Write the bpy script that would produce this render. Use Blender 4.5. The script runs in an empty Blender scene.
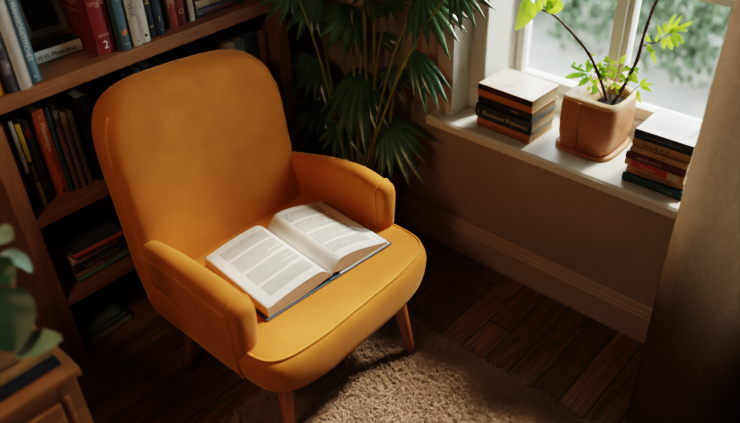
import bpy, bmesh, math, random
from mathutils import Vector, Matrix, noise
R = math.radians
rnd = random.Random(7)
SC = bpy.context.scene
COL = SC.collection

# ------------------------------------------------------------------ helpers
def link(o, parent=None):
    COL.objects.link(o)
    if parent is not None: o.parent = parent
    return o
def tag(o, label, cat, group=None, kind=None):
    if label: o['label'] = label
    if cat: o['category'] = cat
    if group: o['group'] = group
    if kind: o['kind'] = kind
    return o
def thing(name, label, cat, loc=(0, 0, 0), rz=0.0, group=None):
    o = bpy.data.objects.new(name, None); o.empty_display_size = .05
    o.location = loc; o.rotation_euler = (0, 0, rz)
    link(o); return tag(o, label, cat, group)
def obj(name, bm, mat, parent=None, smooth=False, bevel=0, sub=0, label=None, mats=None, segs=2):
    bmesh.ops.recalc_face_normals(bm, faces=bm.faces[:])
    me = bpy.data.meshes.new(name); bm.to_mesh(me); bm.free()
    for m in (mats or [mat]): me.materials.append(m)
    if smooth:
        for p in me.polygons: p.use_smooth = True
    o = bpy.data.objects.new(name, me); link(o, parent)
    if bevel:
        b = o.modifiers.new('Bevel', 'BEVEL'); b.width = bevel; b.segments = segs; b.limit_method = 'ANGLE'; b.angle_limit = R(40)
        for p in me.polygons: p.use_smooth = True
        w = o.modifiers.new('WN', 'WEIGHTED_NORMAL'); w.keep_sharp = True
    if sub:
        s = o.modifiers.new('Sub', 'SUBSURF'); s.levels = sub; s.render_levels = sub
    if label: o['label'] = label
    return o
def structure(o): o['kind'] = 'structure'; return o
def box(bm, x0, x1, y0, y1, z0, z1, mi=0):
    vs = [bm.verts.new(c) for c in ((x0,y0,z0),(x1,y0,z0),(x1,y1,z0),(x0,y1,z0),(x0,y0,z1),(x1,y0,z1),(x1,y1,z1),(x0,y1,z1))]
    for f in ((0,3,2,1),(4,5,6,7),(0,1,5,4),(1,2,6,5),(2,3,7,6),(3,0,4,7)):
        bm.faces.new([vs[i] for i in f]).material_index = mi
    return vs
def prism(bm, poly, z0, z1, mp=lambda a, b, z: (a, b, z)):
    lo = [bm.verts.new(mp(a, b, z0)) for a, b in poly]; hi = [bm.verts.new(mp(a, b, z1)) for a, b in poly]
    n = len(poly)
    for i in range(n): bm.faces.new((lo[i], lo[(i+1) % n], hi[(i+1) % n], hi[i]))
    bm.faces.new(lo[::-1]); bm.faces.new(hi)
def rings(bm, rs, closed=True, cap0=True, cap1=True, mi=0):
    V = [[bm.verts.new(p) for p in r] for r in rs]
    n = len(V[0])
    for a, b in zip(V, V[1:]):
        for i in range(n if closed else n-1):
            f = bm.faces.new((a[i], a[(i+1) % n], b[(i+1) % n], b[i])); f.material_index = mi
    if cap0: bm.faces.new(V[0][::-1]).material_index = mi
    if cap1: bm.faces.new(V[-1]).material_index = mi
    return V
def tube(bm, pts, rad, n=8, closed=False):
    pts = [Vector(p) for p in pts]; m = len(pts); rs = []
    up = Vector((0.13, 0.31, .94)); prev = None
    for i, p in enumerate(pts):
        if closed: t = pts[(i+1) % m] - pts[i-1]
        else: t = pts[min(i+1, m-1)] - pts[max(i-1, 0)]
        t.normalize()
        if prev is None:
            u = t.cross(up)
            if u.length < 1e-3: u = t.cross(Vector((1, 0, 0)))
        else: u = prev - t * prev.dot(t)
        u.normalize(); prev = u; w = t.cross(u)
        r = rad(i/(m-1)) if callable(rad) else rad
        rs.append([p + (u*math.cos(a) + w*math.sin(a))*r for a in (2*math.pi*k/n for k in range(n))])
    if closed:
        V = [[bm.verts.new(p) for p in r] for r in rs]
        for j in range(m):
            a, b = V[j], V[(j+1) % m]
            for i in range(n): bm.faces.new((a[i], a[(i+1) % n], b[(i+1) % n], b[i]))
    else: rings(bm, rs)
def spline(pts, n=8):
    P = [Vector(p) for p in pts]; out = []
    for i in range(len(P)-1):
        p0, p1, p2, p3 = P[max(i-1, 0)], P[i], P[i+1], P[min(i+2, len(P)-1)]
        for k in range(n):
            t = k/n
            out.append(.5*((2*p1) + (p2-p0)*t + (2*p0-5*p1+4*p2-p3)*t*t + (3*p1-p0-3*p2+p3)*t**3))
    out.append(P[-1]); return out
def sell(th, a, b, n):  # superellipse point
    c, s = math.cos(th), math.sin(th)
    return a*math.copysign(abs(c)**(2/n), c), b*math.copysign(abs(s)**(2/n), s)

# ------------------------------------------------------------------ camera survey of the room
CAM = Vector((0, 0, 1.7)); F = 725.6
MR = Vector((0.671308, -0.740358, -0.034884)); MD = Vector((-0.451191, -0.370864, -0.811718)); MF = Vector((0.588025, 0.560652, -0.583006))
def at(u, v, d):   # a point of the room, d metres deep along the viewing axis
    return CAM + MR*((u-370)/F*d) + MD*((v-211.5)/F*d) + MF*d

# ------------------------------------------------------------------ materials
def mat(name, col, rough=.6, metal=0, spec=.5, sheen=0, coat=0):
    m = bpy.data.materials.new(name); m.use_nodes = True
    b = m.node_tree.nodes['Principled BSDF']
    b.inputs['Base Color'].default_value = (*col, 1); b.inputs['Roughness'].default_value = rough
    b.inputs['Metallic'].default_value = metal; b.inputs['Specular IOR Level'].default_value = spec
    b.inputs['Sheen Weight'].default_value = sheen; b.inputs['Coat Weight'].default_value = coat
    return m
class N:
    def __init__(s, m): s.t = m.node_tree; s.n = s.t.nodes; s.b = s.n['Principled BSDF']
    def new(s, typ, **k):
        nd = s.n.new(typ)
        for a, v in k.items(): setattr(nd, a, v)
        return nd
    def l(s, a, b): s.t.links.new(a, b)
    def coord(s, kind='Object', scale=(1, 1, 1), rot=(0, 0, 0)):
        c = s.new('ShaderNodeTexCoord'); mp = s.new('ShaderNodeMapping')
        mp.inputs['Scale'].default_value = scale; mp.inputs['Rotation'].default_value = rot
        s.l(c.outputs[kind], mp.inputs['Vector']); return mp.outputs['Vector']
    def noise(s, vec, scale, detail=4, rough=.55, dist=0):
        t = s.new('ShaderNodeTexNoise'); t.inputs['Scale'].default_value = scale; t.inputs['Detail'].default_value = detail
        t.inputs['Roughness'].default_value = rough; t.inputs['Distortion'].default_value = dist
        s.l(vec, t.inputs['Vector']); return t.outputs['Fac']
    def ramp(s, fac, stops):
        r = s.new('ShaderNodeValToRGB'); e = r.color_ramp.elements
        while len(e) < len(stops): e.new(.5)
        for el, (p, c) in zip(e, stops): el.position = p; el.color = (*c, 1)
        s.l(fac, r.inputs['Fac']); return r.outputs['Color']
    def math(s, op, a, b=None, c=None):
        m = s.new('ShaderNodeMath', operation=op)
        for i, v in enumerate((a, b, c)):
            if v is None: continue
            if isinstance(v, (int, float)): m.inputs[i].default_value = v
            else: s.l(v, m.inputs[i])
        return m.outputs[0]
    def mix(s, fac, a, b, blend='MIX'):
        m = s.new('ShaderNodeMix', data_type='RGBA', blend_type=blend)
        for i, v in ((0, fac), (6, a), (7, b)):
            if isinstance(v, (int, float)): m.inputs[i].default_value = v
            elif isinstance(v, tuple): m.inputs[i].default_value = (*v, 1)
            else: s.l(v, m.inputs[i])
        return m.outputs[2]
    def bump(s, h, strength=.3, dist=.002):
        b = s.new('ShaderNodeBump'); b.inputs['Strength'].default_value = strength; b.inputs['Distance'].default_value = dist
        s.l(h, b.inputs['Height']); s.l(b.outputs['Normal'], s.b.inputs['Normal'])
    def sep(s, vec):
        x = s.new('ShaderNodeSeparateXYZ'); s.l(vec, x.inputs[0]); return x.outputs
    def comb(s, x, y, z):
        c = s.new('ShaderNodeCombineXYZ')
        for i, v in enumerate((x, y, z)):
            if isinstance(v, (int, float)): c.inputs[i].default_value = v
            else: s.l(v, c.inputs[i])
        return c.outputs[0]
    def base(s, c): s.l(c, s.b.inputs['Base Color'])

def wood(name, dark, light, axis='X', rough=.45, scale=1.0, coat=0.0):
    m = mat(name, light, rough, coat=coat); n = N(m)
    sc = {'X': (1.2, 14, 14), 'Y': (14, 1.2, 14), 'Z': (14, 14, 1.2)}[axis]
    v = n.coord('Object', tuple(q*scale for q in sc))
    f = n.noise(v, 2.2, 6, .6, 1.2); g = n.noise(v, 9, 3, .6)
    n.base(n.ramp(n.math('ADD', n.math('MULTIPLY', f, .75), n.math('MULTIPLY', g, .25)), [(.3, dark), (.5, tuple((a+b)/2 for a, b in zip(dark, light))), (.68, light)]))
    n.bump(g, .12, .001); return m
def fabric(name, dark, light, rough=.85, wscale=900, sheen=.3):
    m = mat(name, light, rough, spec=.25, sheen=sheen); n = N(m)
    n.b.inputs['Sheen Roughness'].default_value = .4
    n.b.inputs['Sheen Tint'].default_value = (1, .75, .4, 1)
    v = n.coord('Object'); f = n.noise(v, 9, 4); h = n.noise(v, 260, 2)
    n.base(n.mix(n.math('MULTIPLY', h, .6), n.ramp(f, [(.3, dark), (.7, light)]), tuple(q*.72 for q in light)))
    n.bump(h, .35, .0016); return m
def paint(name, col, rough=.6, var=.08):
    m = mat(name, col, rough); n = N(m); f = n.noise(n.coord('Object'), 5, 5)
    n.base(n.ramp(f, [(.3, tuple(c*(1-var) for c in col)), (.7, tuple(min(1, c*(1+var)) for c in col))]))
    n.bump(n.noise(n.coord('Object'), 120, 3), .05, .001); return m

M = {}
M['mustard'] = fabric('mustard_upholstery', (.45, .155, .03), (.62, .228, .047))
M['piping'] = fabric('mustard_piping', (.50, .20, .04), (.66, .28, .06))
M['leg_wood'] = wood('chair_leg_wood', (.26, .09, .035), (.46, .18, .075), 'Z', .35)
M['shelf_wood'] = wood('shelf_wood', (.17, .075, .032), (.33, .165, .078), 'X', .42)
M['upright_wood'] = wood('upright_wood', (.17, .075, .032), (.31, .15, .07), 'Z', .45)
M['cab_wood'] = wood('cabinet_wood', (.25, .105, .042), (.43, .2, .085), 'X', .4)
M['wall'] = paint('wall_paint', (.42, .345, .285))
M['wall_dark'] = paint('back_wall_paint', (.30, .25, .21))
M['white'] = paint('white_gloss_paint', (.62, .605, .565), .4, .03)
M['base'] = paint('baseboard_paint', (.50, .41, .34), .4, .04)
M['plaster'] = paint('ceiling_paint', (.6, .55, .48))

# floor boards, running along x
def floor_mat():
    m = mat('floor_boards', (.1, .04, .02), .38); n = N(m)
    v = n.coord('Object'); x, y, z = n.sep(v)
    yy = n.math('MULTIPLY', n.math('SUBTRACT', y, .576), 1/.0855)
    idx = n.math('FLOOR', yy); fr = n.math('FRACT', yy)
    edge = n.math('MINIMUM', fr, n.math('SUBTRACT', 1.0, fr))
    seam = n.math('LESS_THAN', edge, .022)
    wn = n.new('ShaderNodeTexWhiteNoise', noise_dimensions='1D'); n.l(idx, wn.inputs['W'])
    # butt joints
    xs = n.math('ADD', n.math('MULTIPLY', x, .8), n.math('MULTIPLY', wn.outputs['Value'], 7.3))
    xf = n.math('FRACT', xs); joint = n.math('LESS_THAN', xf, .004)
    wn2 = n.new('ShaderNodeTexWhiteNoise', noise_dimensions='2D'); n.l(n.comb(idx, n.math('FLOOR', xs), 0), wn2.inputs['Vector'])
    gv = n.comb(n.math('MULTIPLY', x, 2.2), n.math('MULTIPLY', y, 26), n.math('MULTIPLY', idx, 3.7))
    g = n.noise(gv, 1.6, 7, .62, 1.5)
    col = n.ramp(g, [(.28, (.09, .043, .024)), (.5, (.20, .10, .056)), (.72, (.34, .195, .118))])
    tone = n.math('ADD', n.math('MULTIPLY', wn2.outputs['Value'], .5), .75)
    cv = n.new('ShaderNodeVectorMath', operation='SCALE'); n.l(col, cv.inputs[0]); n.l(tone, cv.inputs['Scale'])
    spots = n.ramp(n.noise(n.comb(n.math('MULTIPLY', x, 1.0), n.math('MULTIPLY', y, 2.0), 0), 5.5, 4, .6), [(.60, (0, 0, 0)), (.70, (1, 1, 1))])
    c2 = n.mix(n.math('MULTIPLY', n.sep(spots)[0], .8), cv.outputs[0], (.018, .010, .009))
    n.base(n.mix(n.math('MAXIMUM', seam, joint), c2, (.008, .004, .003)))
    n.bump(n.math('SUBTRACT', n.math('MULTIPLY', g, .3), seam), .35, .003)
    r = n.ramp(g, [(.3, (.3,)*3), (.7, (.5,)*3)]); n.l(r, n.b.inputs['Roughness']); return m
M['floor'] = floor_mat()

# ------------------------------------------------------------------ room shell
XW, YB, XL, YF, ZC = 1.75, 2.05, -1.7, -1.9, 2.55
OY0, OY1, OZ0, OZ1 = .20, 1.247, .52, 2.25      # window opening
bm = bmesh.new(); box(bm, XL-.1, XW+.05, YF-.1, YB+.1, -.1, 0); structure(obj('floor', bm, M['floor']))
bm = bmesh.new(); box(bm, XL-.1, XW+.4, YF-.1, YB+.1, ZC, ZC+.1); structure(obj('ceiling', bm, M['plaster']))
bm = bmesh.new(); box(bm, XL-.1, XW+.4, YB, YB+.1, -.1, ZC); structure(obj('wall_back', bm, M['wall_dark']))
bm = bmesh.new(); box(bm, XL-.1, XL, YF, YB, -.1, ZC); structure(obj('wall_left', bm, M['wall']))
bm = bmesh.new(); box(bm, XL-.1, XW+.4, YF-.1, YF, -.1, ZC); structure(obj('wall_front', bm, M['wall']))
bm = bmesh.new()
XO = 2.1
box(bm, XW, XO, YF, OY0, -.1, ZC); box(bm, XW, XO, OY1, YB, -.1, ZC)
box(bm, XW, XO, OY0, OY1, -.1, OZ0); box(bm, XW, XO, OY0, OY1, OZ1, ZC)
structure(obj('wall_right', bm, M['wall']))
# baseboards with a moulded top
prof = [(0, 0), (-.017, 0), (-.017, .098), (-.0135, .103), (-.0135, .112), (-.010, .117), (-.007, .132), (0, .136)]
bm = bmesh.new(); prism(bm, [(XW+a, z) for a, z in prof], YF, YB, lambda a, b, t: (a, t, b)); structure(obj('baseboard_right', bm, M['base']))
bm = bmesh.new(); prism(bm, [(YB+a, z) for a, z in prof], XL, XW-.018, lambda a, b, t: (t, a, b)); structure(obj('baseboard_back', bm, M['base']))

# window: stepped jambs, sill, two casements, glass
win = thing('window_1', 'white painted casement window with deep stepped reveal and broad sill', None, (1.9, .73, OZ0)); structure(win)
WL = Vector((1.9, .73, OZ0))
def wobj(name, bm, m, **k):
    for v in bm.verts: v.co -= WL
    return obj(name, bm, m, win, **k)
bm = bmesh.new()
def jamb(s):
    Y = (lambda y: y) if s > 0 else (lambda y: OY0 + OY1 - y)
    poly = [(1.712, 1.246), (1.806, 1.246), (1.806, 1.193), (1.798, 1.1915), (1.796, 1.186), (1.800, 1.183), (1.925, 1.183), (1.925, 1.196), (2.06, 1.196),
            (2.06, 1.2465), (1.815, 1.2465), (1.815, 1.2475), (1.749, 1.2475), (1.749, 1.305), (1.712, 1.305)]
    prism(bm, [(a, Y(b)) for a, b in poly], .561, OZ1+.02)
jamb(1); jamb(-1)
wobj('jamb', bm, M['white'])
bm = bmesh.new(); box(bm, 1.712, 1.749, OY0-.06, OY1+.06, OZ1+.02, OZ1+.1); box(bm, 1.749, 2.06, OY0+.001, OY1-.001, OZ1-.04, OZ1-.001); wobj('head_casing', bm, M['white'])
bm = bmesh.new()
sp = [(1.668, .531), (1.672, .527), (1.7495, .527), (1.7495, .5205), (2.08, .5205), (2.08, .553), (1.95, .56), (1.676, .56), (1.668, .553)]
prism(bm, sp, OY0+.001, OY1-.001, lambda a, b, t: (a, t, b))
sp2 = [(1.668, .531), (1.672, .527), (1.7495, .527), (1.7495, .56), (1.676, .56), (1.668, .553)]
prism(bm, sp2, OY1-.001, 1.318, lambda a, b, t: (a, t, b)); prism(bm, sp2, OY0-.07, OY0+.001, lambda a, b, t: (a, t, b))
wobj('sill', bm, M['white'])
bm = bmesh.new(); prism(bm, [(1.7495, .485), (1.735, .485), (1.733, .50), (1.722, .508), (1.718, .526), (1.7495, .526)], OY0-.05, 1.30, lambda a, b, t: (a, t, b)); wobj('apron_moulding', bm, M['base'])
bm = bmesh.new(); box(bm, 1.955, 2.05, OY0+.06, OY1-.06, .556, .605); wobj('bottom_rail', bm, M['white'], bevel=.003)
# casements
def sash(y0, y1, muntins):
    bm = bmesh.new(); x0, x1, z0, z1, w = 1.985, 2.03, .607, OZ1-.045, .036
    box(bm, x0, x1, y0, y1, z0, z0+w); box(bm, x0, x1, y0, y1, z1-w, z1)
    box(bm, x0, x1, y0, y0+w*.7, z0+w, z1-w); box(bm, x0, x1, y1-w*.7, y1, z0+w, z1-w)
    for z in muntins: box(bm, x0+.008, x1-.012, y0+w*.7, y1-w*.7, z-.011, z+.011)
    o = wobj('sash', bm, M['white'], bevel=.003)
    return o
sash(.845, 1.190, []); sash(OY0+.055, .842, [1.002])
bm = bmesh.new(); box(bm, 1.968, 1.986, .832, .866, .607, OZ1-.045); wobj('mullion', bm, M['white'], bevel=.004)
g = bpy.data.materials.new('window_glass'); g.use_nodes = True; nt = g.node_tree; nt.nodes.clear()
o_ = nt.nodes.new('ShaderNodeOutputMaterial'); mx = nt.nodes.new('ShaderNodeMixShader'); tr = nt.nodes.new('ShaderNodeBsdfTransparent'); gl = nt.nodes.new('ShaderNodeBsdfGlossy'); fr = nt.nodes.new('ShaderNodeFresnel')
tr.inputs[0].default_value = (.95, .97, .95, 1); gl.inputs['Roughness'].default_value = .03; fr.inputs['IOR'].default_value = 1.2
nt.links.new(fr.outputs[0], mx.inputs[0]); nt.links.new(tr.outputs[0], mx.inputs[1]); nt.links.new(gl.outputs[0], mx.inputs[2]); nt.links.new(mx.outputs[0], o_.inputs[0])
for y0, y1 in ((.868, 1.166), (OY0+.08, .818)):
    bm = bmesh.new(); box(bm, 2.006, 2.010, y0, y1, .642, OZ1-.08); wobj('pane', bm, g)

# ------------------------------------------------------------------ books
def lettering(parent, text, size, loc, rot, m, align='CENTER', sx=1.0):
    c = bpy.data.curves.new('lettering', 'FONT'); c.body = text; c.size = size; c.align_x = align; c.align_y = 'CENTER'
    c.space_line = .9; c.fill_mode = 'FRONT'; c.resolution_u = 2
    t_ = bpy.data.objects.new('tmp', c); COL.objects.link(t_); bpy.context.view_layer.update()
    me = bpy.data.meshes.new_from_object(t_.evaluated_get(bpy.context.evaluated_depsgraph_get())); me.name = 'lettering'
    bpy.data.objects.remove(t_); bpy.data.curves.remove(c); me.materials.clear(); me.materials.append(m)
    o = bpy.data.objects.new('lettering', me); o.location = loc; o.rotation_euler = rot; o.scale = (sx, 1, 1)
    return link(o, parent)
UPR, DOWN, FLAT = (R(90), 0, 0), (R(90), R(90), 0), (0, 0, 0)
INK = {k: mat('ink_'+k, c, .5) for k, c in dict(white=(.75, .72, .66), gold=(.55, .4, .14), black=(.03, .03, .035), red=(.5, .06, .04), cream=(.6, .52, .4), orange=(.6, .2, .08), grey=(.35, .37, .38), silver=(.5, .5, .48), dim=(.13, .13, .125)).items()}
_cover = {}
def cover_mat(col, rough=.5):
    k = (col, rough)
    if k not in _cover:
        m = mat('book_cover', col, rough); n = N(m); f = n.noise(n.coord('Object'), 40, 4)
        n.base(n.ramp(f, [(.3, tuple(c*.86 for c in col)), (.7, tuple(min(1, c*1.1) for c in col))])); _cover[k] = m
    return _cover[k]
def page_mat(name, col, axis):
    m = mat(name, col, .8); n = N(m); v = n.coord('Object', tuple(700 if i == axis else 3 for i in range(3)))
    n.base(n.ramp(n.noise(v, 1.0, 2), [(.3, tuple(c*.62 for c in col)), (.6, col)])); return m
PAGE_UP = page_mat('pages_upright', (.62, .53, .40), 0); PAGE_FLAT = page_mat('pages_flat', (.72, .60, .43), 2)
def book(label, w, h, d, col, loc, lay=False, rz=0., group=None, texts=(), bands=(), soft=False, top=None, cat='book', name='book', rough=.5, tilt=0., mottled=None):
    """w thickness, h spine length, d depth; spine faces local -y"""
    P = (lambda a, b, c: (c, b, a)) if lay else (lambda a, b, c: (a, b, c))
    o = thing(name, label, cat, loc, rz, group); o.rotation_euler = (0, tilt, rz)
    t = .0016 if soft else .0028
    def pb(bm, a0, a1, b0, b1, c0, c1):
        p, q = P(a0, b0, c0), P(a1, b1, c1); box(bm, p[0], q[0], p[1], q[1], p[2], q[2])
    bm = bmesh.new()
    pb(bm, 0, t, t, d, 0, h); pb(bm, w-t, w, t, d, 0, h)
    # rounded spine
    k = 6; dep = min(.005, w*.16); prof = []
    for i in range(k+1):
        a = i/k; prof.append((a*w, t - t*1.0 - dep*(math.sin(math.pi*a)) + dep))
    poly = prof + [(w, t+dep), (0, t+dep)]
    lo = [bm.verts.new(P(a, b, 0)) for a, b in poly]; hi = [bm.verts.new(P(a, b, h)) for a, b in poly]
    for i in range(len(poly)): bm.faces.new((lo[i], lo[(i+1) % len(poly)], hi[(i+1) % len(poly)], hi[i]))
    bm.faces.new(lo[::-1]); bm.faces.new(hi)
    c = obj('cover', bm, cover_mat(col, rough), o, bevel=.0008, segs=1)
    bm = bmesh.new(); g = .0005 if soft else .0035
    pb(bm, t, w-t, t+dep, d-g, g, h-g); obj('page_block', bm, PAGE_FLAT if lay else PAGE_UP, o)
    for c0, c1, bc, *rest in bands:     # printed bands on the spine
        a0, a1 = rest if rest else (.03, .97)
        bm = bmesh.new(); kk = 6; vs0, vs1 = [], []
        for i in range(kk+1):
            a = a0+(a1-a0)*i/kk; b = -dep*math.sin(math.pi*a)+dep-.0005
            vs0.append(bm.verts.new(P(a*w, b, c0*h))); vs1.append(bm.verts.new(P(a*w, b, c1*h)))
        for i in range(kk): bm.faces.new((vs0[i], vs0[i+1], vs1[i+1], vs1[i]))
        obj('spine_band', bm, cover_mat(bc, rough), o)
    for txt, size, pos, ink, *r in texts:
        off = -.0012; ori = r[0] if r else None; ax = r[1] if len(r) > 1 else .5
        if lay: lettering(o, txt, size, (pos*h, off, ax*w), UPR, INK[ink])
        elif ori == 'H': lettering(o, txt, size, (ax*w, off, pos*h), UPR, INK[ink])
        else: lettering(o, txt, size, (ax*w, off, pos*h), DOWN, INK[ink])
    if top is not None:
        bm = bmesh.new(); a = w+.0004
        vs = [bm.verts.new(P(a, b, c_)) for b, c_ in ((.004, .002), (d-.001, .002), (d-.001, h-.002), (.004, h-.002))]; bm.faces.new(vs)
        obj('cover_print', bm, top, o)
    return o

# ------------------------------------------------------------------ bookshelf
SX0, SX1, SY0, SY1 = .485, 1.47, 1.734, 2.03
sh = thing('bookshelf', 'tall brown wooden bookshelf along the wall behind the armchair', 'bookshelf', (SX0, SY0, 0))
def sobj(name, bm, m, **k):
    for v in bm.verts: v.co -= Vector((SX0, SY0, 0))
    return obj(name, bm, m, sh, **k)
for x0, x1 in ((SX0, .531), (1.42, SX1)):
    bm = bmesh.new(); box(bm, x0, x1, SY0, SY1, 0, 1.95); sobj('side_panel', bm, M['upright_wood'], bevel=.002)
S1, S2, S3, S4 = .935, .581, .294, .036
for z, t in ((S1, .04), (S2, .028), (S3, .026), (S4, .036), (1.29, .03), (1.62, .03), (1.95, .03)):
    bm = bmesh.new(); box(bm, .531, 1.42, SY0+.0005, SY1-.008, z-t, z); sobj('shelf', bm, M['shelf_wood'], bevel=.0025)
bm = bmesh.new(); box(bm, .531, 1.42, SY1-.008, SY1, .0, 1.95); sobj('back_panel', bm, M['upright_wood'])

G1 = 'books on the upper shelf'; z = S1
book('yellow upright book at the cut-off left end of the upper shelf', .018, .225, .17, (.55, .30, .03), (.553, 1.748, z), group=G1, texts=[('NOTES', .010, .4, 'black')])
book('charcoal patterned upright book beside the yellow one on the upper shelf', .026, .235, .17, (.055, .05, .06), (.5755, 1.737, z), group=G1, texts=[('KNTYLONS', .012, .62, 'gold'), ('*', .03, .3, 'silver')], bands=[(.2, .36, (.16, .15, .17), .2, .8)])
book('off-white upright book between the charcoal one and the light blue one', .031, .27, .18, (.42, .395, .35), (.6045, 1.734, z), group=G1, bands=[(.06, .50, (.40, .36, .31), .3, .95), (.07, .49, (.49, .46, .41), .36, .9)], texts=[('QUIET LETTERS', .009, .28, 'grey')])
book('light blue upright book with white title leading the framed picture on the upper shelf', .031, .27, .18, (.115, .20, .25), (.6375, 1.749, z), group=G1, texts=[('THE MANSIONSTITCHES', .0165, .55, 'white'), ('N', .010, .06, 'white', 'H')])
book('thick red upright book with gold side title and number two on its spine', .052, .30, .215, (.21, .03, .03), (.837, 1.764, z), group=G1, rough=.42,
     texts=[('2', .030, .085, 'white', 'H'), ('ABRACUZ', .0075, .175, 'cream', 'H'), ('STUDIO STORY\nWITH OTHERS\nAND\n·', .0065, .44, 'cream', 'H'), ('~', .012, .57, 'gold', 'H'), ('Hostoric Sands\nand collected\nnovellas', .0078, .68, 'cream', 'H')])
red = [o for o in bpy.data.objects if o.get('label', '').startswith('thick red')][0]
SIDE = (R(90), 0, R(-90))
lettering(red, 'Thannon', .040, (-.0008, .120, .140), SIDE, INK['gold']); lettering(red, 'a Book', .022, (-.0008, .130, .205), SIDE, INK['gold'])
bm = bmesh.new(); vs = [bm.verts.new((-.0007, y, zz)) for y, zz in ((.05, .112), (.19, .112), (.19, .1145), (.05, .1145))]; bm.faces.new(vs); obj('gold_rule', bm, INK['gold'], red)
book('teal upright book with small orange bird on spine beside the thick red one', .026, .27, .18, (.075, .13, .155), (.897, 1.741, z), group=G1, texts=[('o', .02, .52, 'gold', 'H'), ('c', .03, .66, 'gold', 'H'), ('mwmw', .006, .07, 'white', 'H')], bands=[(.155, .20, (.50, .19, .09), .25, .8), (.19, .215, (.50, .19, .09), .5, .9)])
book('cream upright book with grey capitals between the teal and the white book', .027, .255, .18, (.40, .365, .29), (.931, 1.742, z), group=G1, texts=[('MATTHE\u2019VESE', .019, .55, 'black'), ('HX', .012, .14, 'grey', 'H'), ('x', .012, .06, 'black', 'H')])
book('white upright book with red lettering near its top on the upper shelf', .028, .25, .18, (.50, .475, .42), (.960, 1.746, z), group=G1, texts=[('BOOK', .015, .66, 'red'), ('A STORY', .006, .42, 'black'), ('\u25cf', .012, .08, 'black', 'H')])
book('navy upright book with gold capitals right of the white book', .026, .24, .18, (.020, .026, .042), (.991, 1.760, z), group=G1, texts=[('THE STORE', .015, .55, 'gold'), ('w', .016, .14, 'gold', 'H')])
book('dark blue upright book with pale script, second of the navy pair', .026, .23, .18, (.025, .040, .062), (1.0195, 1.759, z), group=G1, texts=[('Mimmy', .014, .58, 'silver'), ('I', .02, .2, 'gold', 'H'), ('-', .016, .07, 'silver', 'H')])
book('thin black upright book in shadow between dark blue and tan spines', .016, .22, .16, (.018, .017, .018), (1.048, 1.785, z), group=G1)
book('tan upright book with rounded red patch at the spine foot', .023, .235, .17, (.30, .235, .155), (1.072, 1.766, z), group=G1, bands=[(.0, .26, (.25, .06, .045), .02, .98), (.25, .31, (.25, .06, .045), .15, .85)], texts=[('-', .012, .12, 'cream', 'H')])
book('burgundy upright book with round gold emblem on the upper shelf', .027, .235, .17, (.14, .028, .036), (1.0975, 1.768, z), group=G1, texts=[('HAPPEN', .013, .58, 'cream'), ('O', .022, .18, 'gold', 'H')])
book('pale grey-green thin upright book beside the flat stack on the upper shelf', .018, .225, .17, (.42, .42, .36), (1.141, 1.772, z), group=G1)
book('navy book with red title lying flat under the cream one on the upper shelf', .026, .185, .14, (.045, .055, .10), (1.163, 1.774, z), lay=True, group=G1, texts=[('SKILL GALLERIES', .014, .45, 'red'), ('\u2022', .014, .07, 'white')])
book('cream book lying flat on the navy one on the upper shelf', .022, .175, .13, (.42, .37, .28), (1.170, 1.778, z+.0262), lay=True, group=G1, texts=[('THE OTHERS KIND', .012, .5, 'black')])
book('brown book lying flat on top of the cream one on the upper shelf', .020, .17, .13, (.15, .10, .065), (1.168, 1.780, z+.0484), lay=True, group=G1)
book('white book with dark cover lying flat under the framed picture', .037, .155, .13, (.055, .055, .058), (.678, 1.842, z), lay=True, rz=R(-1.5), group=G1,
     bands=[(0.005, .995, (.50, .47, .42), .1, .96)], texts=[('VI VI  Mouriding', .016, .52, 'black'), ('\u00a3', .02, .88, 'grey')])
# framed picture leaning on the shelf back
fr = thing('picture_frame', 'small wooden framed dark picture with white mat on the upper shelf', 'picture frame', (.777, 1.89, z+.0375)); fr.rotation_euler = (R(-14), 0, R(-4))
def rect_frame(bm, w, h, t, y0, y1, z0=0):
    box(bm, -w, w, y0, y1, z0, z0+t); box(bm, -w, w, y0, y1, z0+h-t, z0+h); box(bm, -w, -w+t, y0, y1, z0+t, z0+h-t); box(bm, w-t, w, y0, y1, z0+t, z0+h-t)
bm = bmesh.new(); rect_frame(bm, .069, .145, .014, 0, .014); obj('frame', bm, M['upright_wood'], fr, bevel=.002)
bm = bmesh.new(); box(bm, -.055, .055, .006, .009, .014, .131); obj('mat_board', bm, mat('mat_board', (.55, .50, .42), .8), fr)
pm = mat('dark_picture', (.05, .055, .06), .3); n = N(pm); n.base(n.ramp(n.noise(n.coord('Object'), 55, 5, .7), [(.45, (.015, .018, .022)), (.75, (.17, .16, .14))]))
bm = bmesh.new(); box(bm, -.039, .039, .0045, .0061, .032, .113); obj('picture', bm, pm, fr)

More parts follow.
